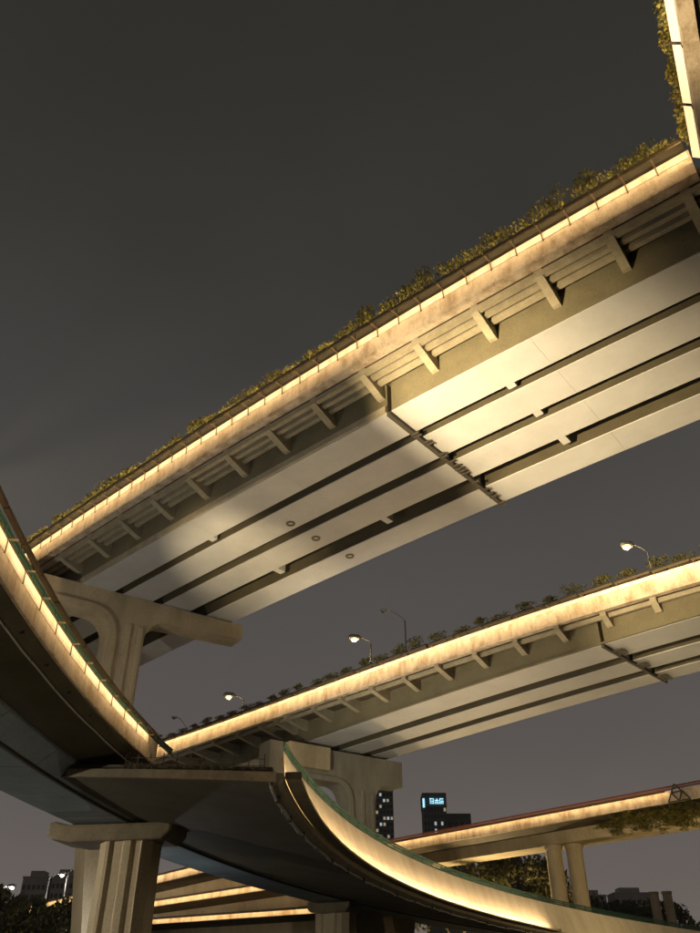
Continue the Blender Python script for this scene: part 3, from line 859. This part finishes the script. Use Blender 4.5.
# lattice frame at the end of the lit stretch on the red railed flyover
lf = thing('lattice_frame', RC.P(0.6, -0.1, 0.0), 'small dark triangular lattice frame on the red railed flyover', 'frame')
for (a, za, b, zb) in ((0, 0, 0.9, 1.5), (0.9, 1.5, 2.2, 0), (0, 0, 2.2, 0), (0.45, 0.75, 1.5, 0.8), (0.45, 0.75, 1.1, 0), (1.5, 0.8, 1.1, 0)):
    mesh_obj('bar', *tube_data([RC.P(1.6 - a, -0.12, za), RC.P(1.6 - b, -0.12, zb)], 0.06, 6), M_RUST, lf)

# ------------------------------------------------------------------ vegetation
def vine_meshes():
    out = []
    for q in range(4):
        P = []
        rg = random.Random(q)
        for c in range(7):
            V, F = leaf_cloud(60, 0.5, 0.4, 0.45, 0.13, 0, q * 31 + c)
            d = Vector((rg.uniform(-.7, .7), rg.uniform(-.3, .3), -rg.uniform(0.0, 1.7)))
            P.append(([v + d for v in V], F))
        lv = raw_mesh('vine_leaves', *join_data(P)[:2], M_LEAF3)
        st = [tube_data([(x, 0, 0.2), (x + 0.1, 0.05, -0.7), (x - 0.05, 0.1, -1.6)], [0.03, 0.02, 0.01], 5) for x in (-.5, -.1, .35)]
        out.append((lv, raw_mesh('vine_stems', *join_data(st)[:2], M_BARK)))
    return out
VINES = vine_meshes()
for row, (o_, z_, s0_, s1_) in enumerate(((0.4, -0.15, -16, 9), (1.7, -0.45, -16, 11.5), (2.6, -0.9, -16, 10))):
    s_ = s0_
    while s_ < s1_:
        b = RC.P(s_, o_ + random.uniform(-.2, .2), z_)
        t = thing('hanging_vine', b, 'yellow green vine hanging under the red railed flyover', 'vine', 'vines under the far flyover')
        lv, st = random.choice(VINES)
        m = Matrix.Translation(b) @ Matrix.Rotation(random.choice((0, math.pi)) - 0.85, 4, 'Z') @ Matrix.Diagonal((1, 1, random.uniform(.45, .8) * (1 - max(0, s_) / 20), 1))
        inst('leaves', lv, m, t); inst('stems', st, m, t)
        s_ += 1.25

def tree_mesh(seed, H, rad, nleaf, leaf, mat):
    rg = random.Random(seed)
    P = [tube_data([(0, 0, 0), (0.1, 0.05, H * 0.3), (rg.uniform(-.3, .3), 0.1, H * 0.62)], [0.30, 0.22, 0.12], 8)]
    tips = []
    for i in range(9):
        z0 = H * rg.uniform(0.3, 0.6); a = rg.uniform(0, 6.28); rr = rad * rg.uniform(.35, .8)
        e = Vector((rr * math.cos(a), rr * math.sin(a), z0 + H * rg.uniform(.12, .36)))
        P.append(tube_data([(0, 0, z0), e * 0.5 + Vector((0, 0, z0 * 0.55)), e], [0.10, 0.07, 0.03], 5)); tips.append(e)
    trunk = raw_mesh('trunk', *join_data(P)[:2], M_BARK)
    L = []
    for i in range(26):
        e = rg.choice(tips) + Vector((rg.gauss(0, rad * .22), rg.gauss(0, rad * .22), rg.gauss(0, H * .07))) if i else Vector((0, 0, H * .85))
        s = rg.uniform(.22, .42) * rad
        V, F = leaf_cloud(nleaf // 26, s, s, s * .7, leaf, 0, seed * 97 + i, hollow=0.35)
        L.append(([v + e for v in V], F))
    crown = raw_mesh('crown', *join_data(L)[:2], mat)
    return trunk, crown
TREES = [tree_mesh(i, 10, 3.6, 3600, 0.20, M_LEAF2) for i in range(3)]
DTREES = [tree_mesh(20 + i, 10, 4.0, 3000, 0.26, M_LEAF4) for i in range(3)]
def tree(kinds, i, x, y, h, label, group=None, w=1.0):
    t = thing('broadleaf_tree', Vector((x, y, 0)), label, 'tree', group)
    tr, cr = kinds[i % len(kinds)]
    m = Matrix.Translation((x, y, 0)) @ Matrix.Rotation(i * 1.7, 4, 'Z') @ Matrix.Diagonal((h / 10 * w, h / 10 * w, h / 10, 1))
    inst('trunk', tr, m, t); inst('crown', cr, m, t)
for i, (x, y, h) in enumerate(((14.0, 116, 19.0), (18.2, 113, 19.6), (22.0, 117, 20.6), (27.0, 119, 19.4))):
    tree(TREES, i, x, y, h, ['leftmost lamplit tree below the red railed flyover', 'tree just right of the leftmost one below the red railed flyover',
         'yellow lit tree left of the twin round columns', 'tree half hidden behind the twin round columns'][i], 'trees below the far flyover', 0.8)
for i in range(9):
    x = -33.5 + i * 1.5; y = 72 + (i * 37 % 9)
    tree(DTREES, i, x, y, 9.6 + (i * 13 % 5) * 0.35, 'dark tree in the row below the skyline at bottom left', 'dark trees at bottom left', 0.75)
for i in range(7):
    tree(DTREES, i + 1, 54 + i * 3.0, 205 + (i * 29 % 21), 23 + (i * 7 % 4), 'distant dark tree beyond the twin columns at bottom right', 'far trees at bottom right', 0.75)

# ------------------------------------------------------------------ buildings
def building(name, x0, x1, y0, depth, h, label, mat, nx, nz, lit, wz0=0.0, roof=True, seed=1):
    rg = random.Random(seed)
    t = thing(name, Vector(((x0 + x1) / 2, y0 + depth / 2, 0)), label, 'building')
    mesh_obj('wall', *box_data(x0, x1, y0, y0 + depth, 0, h), mat, t)
    if roof:
        mesh_obj('roof_block', *box_data(x0 + (x1 - x0) * .2, x1 - (x1 - x0) * .25, y0 + depth * .2, y0 + depth * .8, h + 0.005, h + 2.2), mat, t)
        mesh_obj('roof_edge', *box_data(x0 - 0.2, x1 + 0.2, y0 - 0.2, y0 + depth + 0.2, h - 0.6, h - 0.005), mat, t)
    w = (x1 - x0) / nx
    fz = (h - 3 - wz0) / nz
    for i in range(nx):
        for j in range(nz):
            r = rg.random()
            m = M_WINW if r < lit * .5 else (M_WINY if r < lit else M_GLASS)
            xa = x0 + w * (i + .2); za = wz0 + 1 + fz * (j + .2)
            mesh_obj('window', *box_data(xa, xa + w * .6, y0 - 0.08, y0 - 0.003, za, za + fz * .5), m, t)
    return t
tw = building('office_tower', 28.3, 37.2, 330, 9, 71.5, 'dark office tower with glowing cyan rooftop sign', M_TOWER, 7, 13, 0.22, wz0=36, roof=False, seed=4)
mesh_obj('crown_fascia', *box_data(28.1, 37.4, 329.7, 339.2, 66.5, 71.7), M_TOWER, tw)
mesh_obj('edge_light', *box_data(28.15, 28.9, 329.4, 329.69, 66.3, 69.6), M_SIGN, tw)
def glyph(x, z, strokes):
    P = [box_data(x + a * .5, x + c * .5, 329.35, 329.68, z + b * .5, z + d * .5) for a, b, c, d in strokes]
    V, F, K = join_data(P)
    g = mesh_obj('sign_character', V, F, M_SIGN, tw)
G1 = [(0, 0, .5, 4), (0, 3.5, 3, 4), (2.4, 0, 3, 3.5), (.9, 1.6, 2.2, 2.2), (.9, .2, 2.2, .7)]
G2 = [(1.2, 0, 1.8, 4), (0, 2.2, 3, 2.8), (0, 0, .7, 1.5), (2.3, 0, 3, 1.5)]
G3 = [(0, 3.4, 3, 4), (0, 0, .6, 3.4), (1.2, 1.7, 3, 2.3), (2.3, 0, 2.9, 1.6), (1.0, 0, 1.6, 1.6)]
glyph(31.0, 67.6, G1); glyph(32.9, 67.6, G2); glyph(34.7, 67.6, G3)
building('office_block', 37.6, 47.0, 334, 9, 65.0, 'low dark block right of the signed office tower', M_TOWER, 4, 7, 0.05, wz0=30, roof=False, seed=9)
building('apartment_tower', 5.2, 12.7, 250, 9, 62, 'dark tower with lit windows seen beside the middle pier', M_TOWER, 7, 24, 0.25, wz0=20, seed=2)
building('apartment_block', -128, -118.5, 350, 10, 45.0, 'grey far block left of its neighbour on the left skyline', M_BLD, 5, 8, 0.0, wz0=15, seed=3)
building('apartment_block', -116.5, -108, 350, 10, 45.5, 'grey far block nearest the ramp pier on the left skyline', M_BLD, 5, 8, 0.0, wz0=15, seed=5)
building('apartment_block', -137, -130, 360, 10, 37.0, 'lowest grey far block on the left skyline', M_BLD, 4, 7, 0.0, wz0=12, seed=8)
building('apartment_block', 108, 119, 420, 12, 46.0, 'hazy far block above the trees at lower right', M_BLD, 5, 8, 0.03, wz0=12, seed=6)
building('apartment_block', 123, 140, 420, 12, 47.0, 'wider hazy far block at lower right', M_BLD, 7, 8, 0.03, wz0=12, seed=7)

# ------------------------------------------------------------------ street lamps
def point_lamp(loc, power, col, parent, r=0.12, spot=None, aim=None):
    ld = bpy.data.lights.new('lamp_light', 'SPOT' if spot else 'POINT')
    ld.energy = power; ld.color = col; ld.shadow_soft_size = r
    if spot: ld.spot_size = R(spot); ld.spot_blend = 0.5
    o = bpy.data.objects.new('lamp_light', ld)
    COL.objects.link(o)
    if parent: o.parent = parent
    o.location = Vector(loc) - (wloc(parent) if parent else Vector((0, 0, 0)))
    if aim is not None: o.rotation_euler = (Vector(aim) - Vector(loc)).to_track_quat('-Z', 'Y').to_euler()
    return o

def street_lamp(base, head, label, lit, power=0.0, group=None, mat=M_LAMP, curved=False, col=(1, .72, .36), hs=1.0):
    base, head = Vector(base), Vector(head)
    t = thing('street_lamp', base, label, 'street lamp', group)
    knee = Vector((base.x, base.y, head.z - (1.4 if curved else 0.5)))
    mesh_obj('pole', *tube_data([base, (base + knee) / 2, knee], [0.10, 0.085, 0.065], 8), M_METAL, t, smooth=True)
    mesh_obj('pole_base', *tube_data([base, base + Vector((0, 0, 0.3))], 0.18, 8), M_METAL, t)
    d = head - knee
    pts = [knee + Vector((d.x * f, d.y * f, d.z * math.sin(f * math.pi / 2))) for f in (0, .2, .4, .6, .8, 1.0)]
    mesh_obj('arm', *tube_data(pts, 0.045, 6), M_METAL, t, smooth=True)
    h = Vector((d.x, d.y, 0)).normalized() if Vector((d.x, d.y, 0)).length > .01 else Vector((1, 0, 0))
    hp = [head - h * 0.15, head + h * 0.1, head + h * 0.5 * hs, head + h * 0.62 * hs]
    hd = mesh_obj('lamp_head', *tube_data(hp, [0.07, 0.15 * hs, 0.15 * hs, 0.05], 10), M_METAL, t, smooth=True)
    c = head + h * 0.3 * hs - Vector((0, 0, 0.13 * hs))
    hs_ = hs
    V, F = [], []
    n = 12
    for k, (q, z) in enumerate(((0.17, 0.03), (0.16, -0.04), (0.10, -0.10), (0.02, -0.13))):
        for i in range(n):
            V.append(c + Vector((math.cos(2 * math.pi * i / n) * q * hs, math.sin(2 * math.pi * i / n) * q * hs, z * hs)))
    for k in range(3):
        for i in range(n): F.append((k * n + i, k * n + (i + 1) % n, (k + 1) * n + (i + 1) % n, (k + 1) * n + i))
    F.append(tuple(range(n))); F.append(tuple(3 * n + i for i in range(n - 1, -1, -1)))
    mesh_obj('lamp_glass', V, F, mat if lit else M_GLASS, hd, smooth=True)
    if power: point_lamp(c - Vector((0, 0, 0.35 * hs)), power, col, t, 0.15)
    return t
def b_lamp(s, o, zh, ds, label, lit, power, curved=False, hs=1.0, reach=-0.8):
    base = RB.P(s, o, 1.8); head = RB.P(s + ds, o + reach, zh)
    return street_lamp(base, head, label, lit, power, 'street lamps on the middle flyover', curved=curved, hs=hs)
b_lamp(-0.2, 8.4, 9.1, 0.6, 'lit street lamp on the middle flyover nearest the right edge', True, 400, hs=1.9)
b_lamp(21.6, 8.4, 12.0, 1.4, 'unlit street lamp with a curved arm on the middle flyover', False, 0, curved=True)
b_lamp(25.6, 8.4, 10.6, 0.5, 'lit street lamp next to the unlit curved one', True, 400, hs=2.0)
b_lamp(42.2, 8.4, 10.0, 0.5, 'lit street lamp above the gap between the two ramp parapets', True, 400, hs=2.1)
b_lamp(50.2, 8.4, 9.8, 0.8, 'faint street lamp at the far left end of the middle flyover', False, 0, curved=True)
# lamps around the bottom left skyline
for (u, x, y, h, lab) in ((0, -34.2, 90, 11.9, 'white street lamp standing left of the grey far blocks'), (1, -29.4, 90, 13.0, 'white street lamp in front of the grey far blocks'),
                          (2, -27.6, 90, 13.6, 'white street lamp closest to the fluted ramp pier')):
    street_lamp((x - 0.9, y, 0), (x, y, h), lab, True, 1500 if u == 0 else 60, 'street lamps at bottom left', mat=M_LAMPW, col=(1, .95, .88), hs=1.2)
# added kerbside lamps, out of view, brightening piers, box girder and trees
street_lamp((-27, 30, 0), (-25.5, 31, 7.6), 'added kerbside street lamp left of the curved ramp', True, 5200, 'added kerbside street lamps', col=(1, .90, .76))
street_lamp((31, 74, 0), (30, 75, 8.6), 'added kerbside street lamp below the far flyover at right', True, 2400, 'added kerbside street lamps', col=(1, .74, .36))
street_lamp((14.0, 105, 0), (14.8, 105.6, 9.6), 'added kerbside street lamp near the lamplit trees', True, 9000, 'added kerbside street lamps', col=(1, .74, .36))
street_lamp((-24, 70, 0), (-23, 71, 5.8), 'added kerbside street lamp beneath the lower flyovers', True, 250, 'added kerbside street lamps', col=(1, .74, .38))

street_lamp((1.2, 15, 0), (0.8, 15.3, 2.5), 'added low path lamp right of the curved ramp', True, 220, 'added low path lamps', col=(1, .80, .50), hs=0.6)  # added fill lamps below view, brightening the pier front and ramp underside
street_lamp((-4.6, 20, 0), (-5.0, 20.3, 2.5), 'added low path lamp below the curved ramp edge', True, 330, 'added low path lamps', col=(1, .80, .50), hs=0.6)
street_lamp((-13.2, 50, 0), (-12.6, 50.4, 4.8), 'added kerbside street lamp hidden behind the fluted ramp pier', True, 330, 'added kerbside street lamps', mat=M_LAMPW, col=(.95, .97, 1.0))
# ------------------------------------------------------------------ added floodlights, out of view on the curved ramp, for the lit undersides
def floodlight(pos, aim, power, label, size=100, blend=0.6, cut=None, r=0.05, col=(1, .74, .40), deck_z=None):
    pos, aim = Vector(pos), Vector(aim)
    d = (aim - pos).normalized()
    zb = deck_z if deck_z is not None else pos.z - 1.2
    t = thing('floodlight', Vector((pos.x, pos.y, zb)), label, 'floodlight', 'added bridge floodlights')
    mesh_obj('stand', *tube_data([(pos.x, pos.y, zb), (pos.x, pos.y, pos.z - 0.34)], 0.05, 8), M_METAL, t)
    side = d.cross(Vector((0, 0, 1))).normalized(); up = side.cross(d).normalized()
    def oriented(x0, x1, y0, y1, z0, z1):
        V, F = box_data(x0, x1, y0, y1, z0, z1)
        return [pos + side * v[0] + d * v[1] + up * v[2] for v in V], F
    W = 0.26
    mesh_obj('housing', *join_data([oriented(-W, W, -0.30, -0.25, -W, W), oriented(-W, W, -0.25, -0.10, W - .03, W), oriented(-W, W, -0.25, -0.10, -W, -W + .03),
                                    oriented(-W, -W + .03, -0.25, -0.10, -W + .03, W - .03), oriented(W - .03, W, -0.25, -0.10, -W + .03, W - .03)])[:2], M_BLK, t)
    mesh_obj('lens', *oriented(-W + .05, W - .05, -0.24, -0.16, -W + .05, W - .05), M_LAMPW, t)
    for ct in (cut or ()):
        J1, J2 = Vector(ct[0]), Vector(ct[1])
        n = (J1 - pos).cross(J2 - pos).normalized()
        if n.dot(Vector(ct[2]) - pos) < 0: n = -n
        mid = ((J1 + J2) / 2 - pos).normalized()
        e = mid.cross(n).normalized()
        c = pos + mid * 0.42
        if (J1 - J2).length > 11: c = pos + mid * 0.36
        V = [c + e * a - n * b + mid * k for k in (0, 0.015) for (a, b) in ((-.8, 0), (.8, 0), (.8, .9), (-.8, .9))]
        F = [(0, 1, 2, 3), (4, 7, 6, 5), (0, 4, 5, 1), (1, 5, 6, 2), (2, 6, 7, 3), (3, 7, 4, 0)]
        mesh_obj('beam_cut_plate', V, F, M_BLK, t)  # added plate, cuts the beam along a chosen shadow line
    point_lamp(pos, power, col, t, r, spot=size, aim=aim).data.spot_blend = blend
    return t
def d_top(s, o, h=1.9): return RD.P(s, o, 0.3 + h)
def added_deck_flood(s, o, aim, power, label, size, blend, cut=None, r=0.03, col=(1, .77, .44)):
    return floodlight(d_top(s, o), aim, power, label, size, blend, cut, r, col, deck_z=RD.P(s, o, 0.3).z)
added_deck_flood(-9, -3.0, RA.P(0.5, 6.5, 0), 140000, 'added unseen floodlight on the ramp deck aimed at the bright girder span', 66, 1.0,
           cut=((RA.P(0.0, 0, 0), RA.P(0.0, 8.55, 0), RA.P(-8, 4, 0)), (RA.P(-3, -1.66, 1.2), RA.P(-15, -1.66, 1.2), RA.P(-8, 4, 0))), r=0.022)
added_deck_flood(3, -7.2, RA.P(12.0, 4.5, 0), 34000, 'added unseen floodlight on the ramp deck aimed at the lit patch by the arched pier', 26, 0.9,
           cut=((RA.P(9.65, 0, 0), RA.P(9.2, 8.55, 0), RA.P(14, 4, 0)), (RA.P(8, -0.3, 0.3), RA.P(16, -0.3, 0.3), RA.P(12, 4, 0))), r=0.03)
added_deck_flood(-2, -5.5, RA.P(8, 4, 0), 1500, 'added wide dim fill floodlight on the ramp deck under the high flyover', 140, 1.0, r=0.3, col=(.88, .96, 1.0))
added_deck_flood(-10, -1.6, RA2.P(-6.5, 0, 1.4), 42000, 'added unseen floodlight on the ramp deck aimed at the corner ramp edge', 22, 0.8, r=0.03)
F4 = d_top(34, -4.0)
floodlight(F4, RB.P(10, 3, 0), 8500, 'added unseen floodlight on the ramp deck aimed at the middle flyover', 120, 0.9, r=0.2, col=(1, .90, .70), deck_z=RD.P(34, -4, .3).z)

# ------------------------------------------------------------------ night haze
def haze():
    V, F = box_data(-520, 520, -180, 520, -1.0, 90.0)
    o = mesh_obj('haze', V, F, [])
    m = bpy.data.materials.new('night_haze'); m.use_nodes = True
    n, l = m.node_tree.nodes, m.node_tree.links
    n.clear()
    out = n.new('ShaderNodeOutputMaterial'); v = n.new('ShaderNodeVolumePrincipled')
    v.inputs['Color'].default_value = (0.85, 0.82, 0.80, 1)
    v.inputs['Density'].default_value = 0.00013
    l.new(v.outputs[0], out.inputs['Volume'])
    o.data.materials.append(m)
    o['kind'] = 'stuff'
haze()
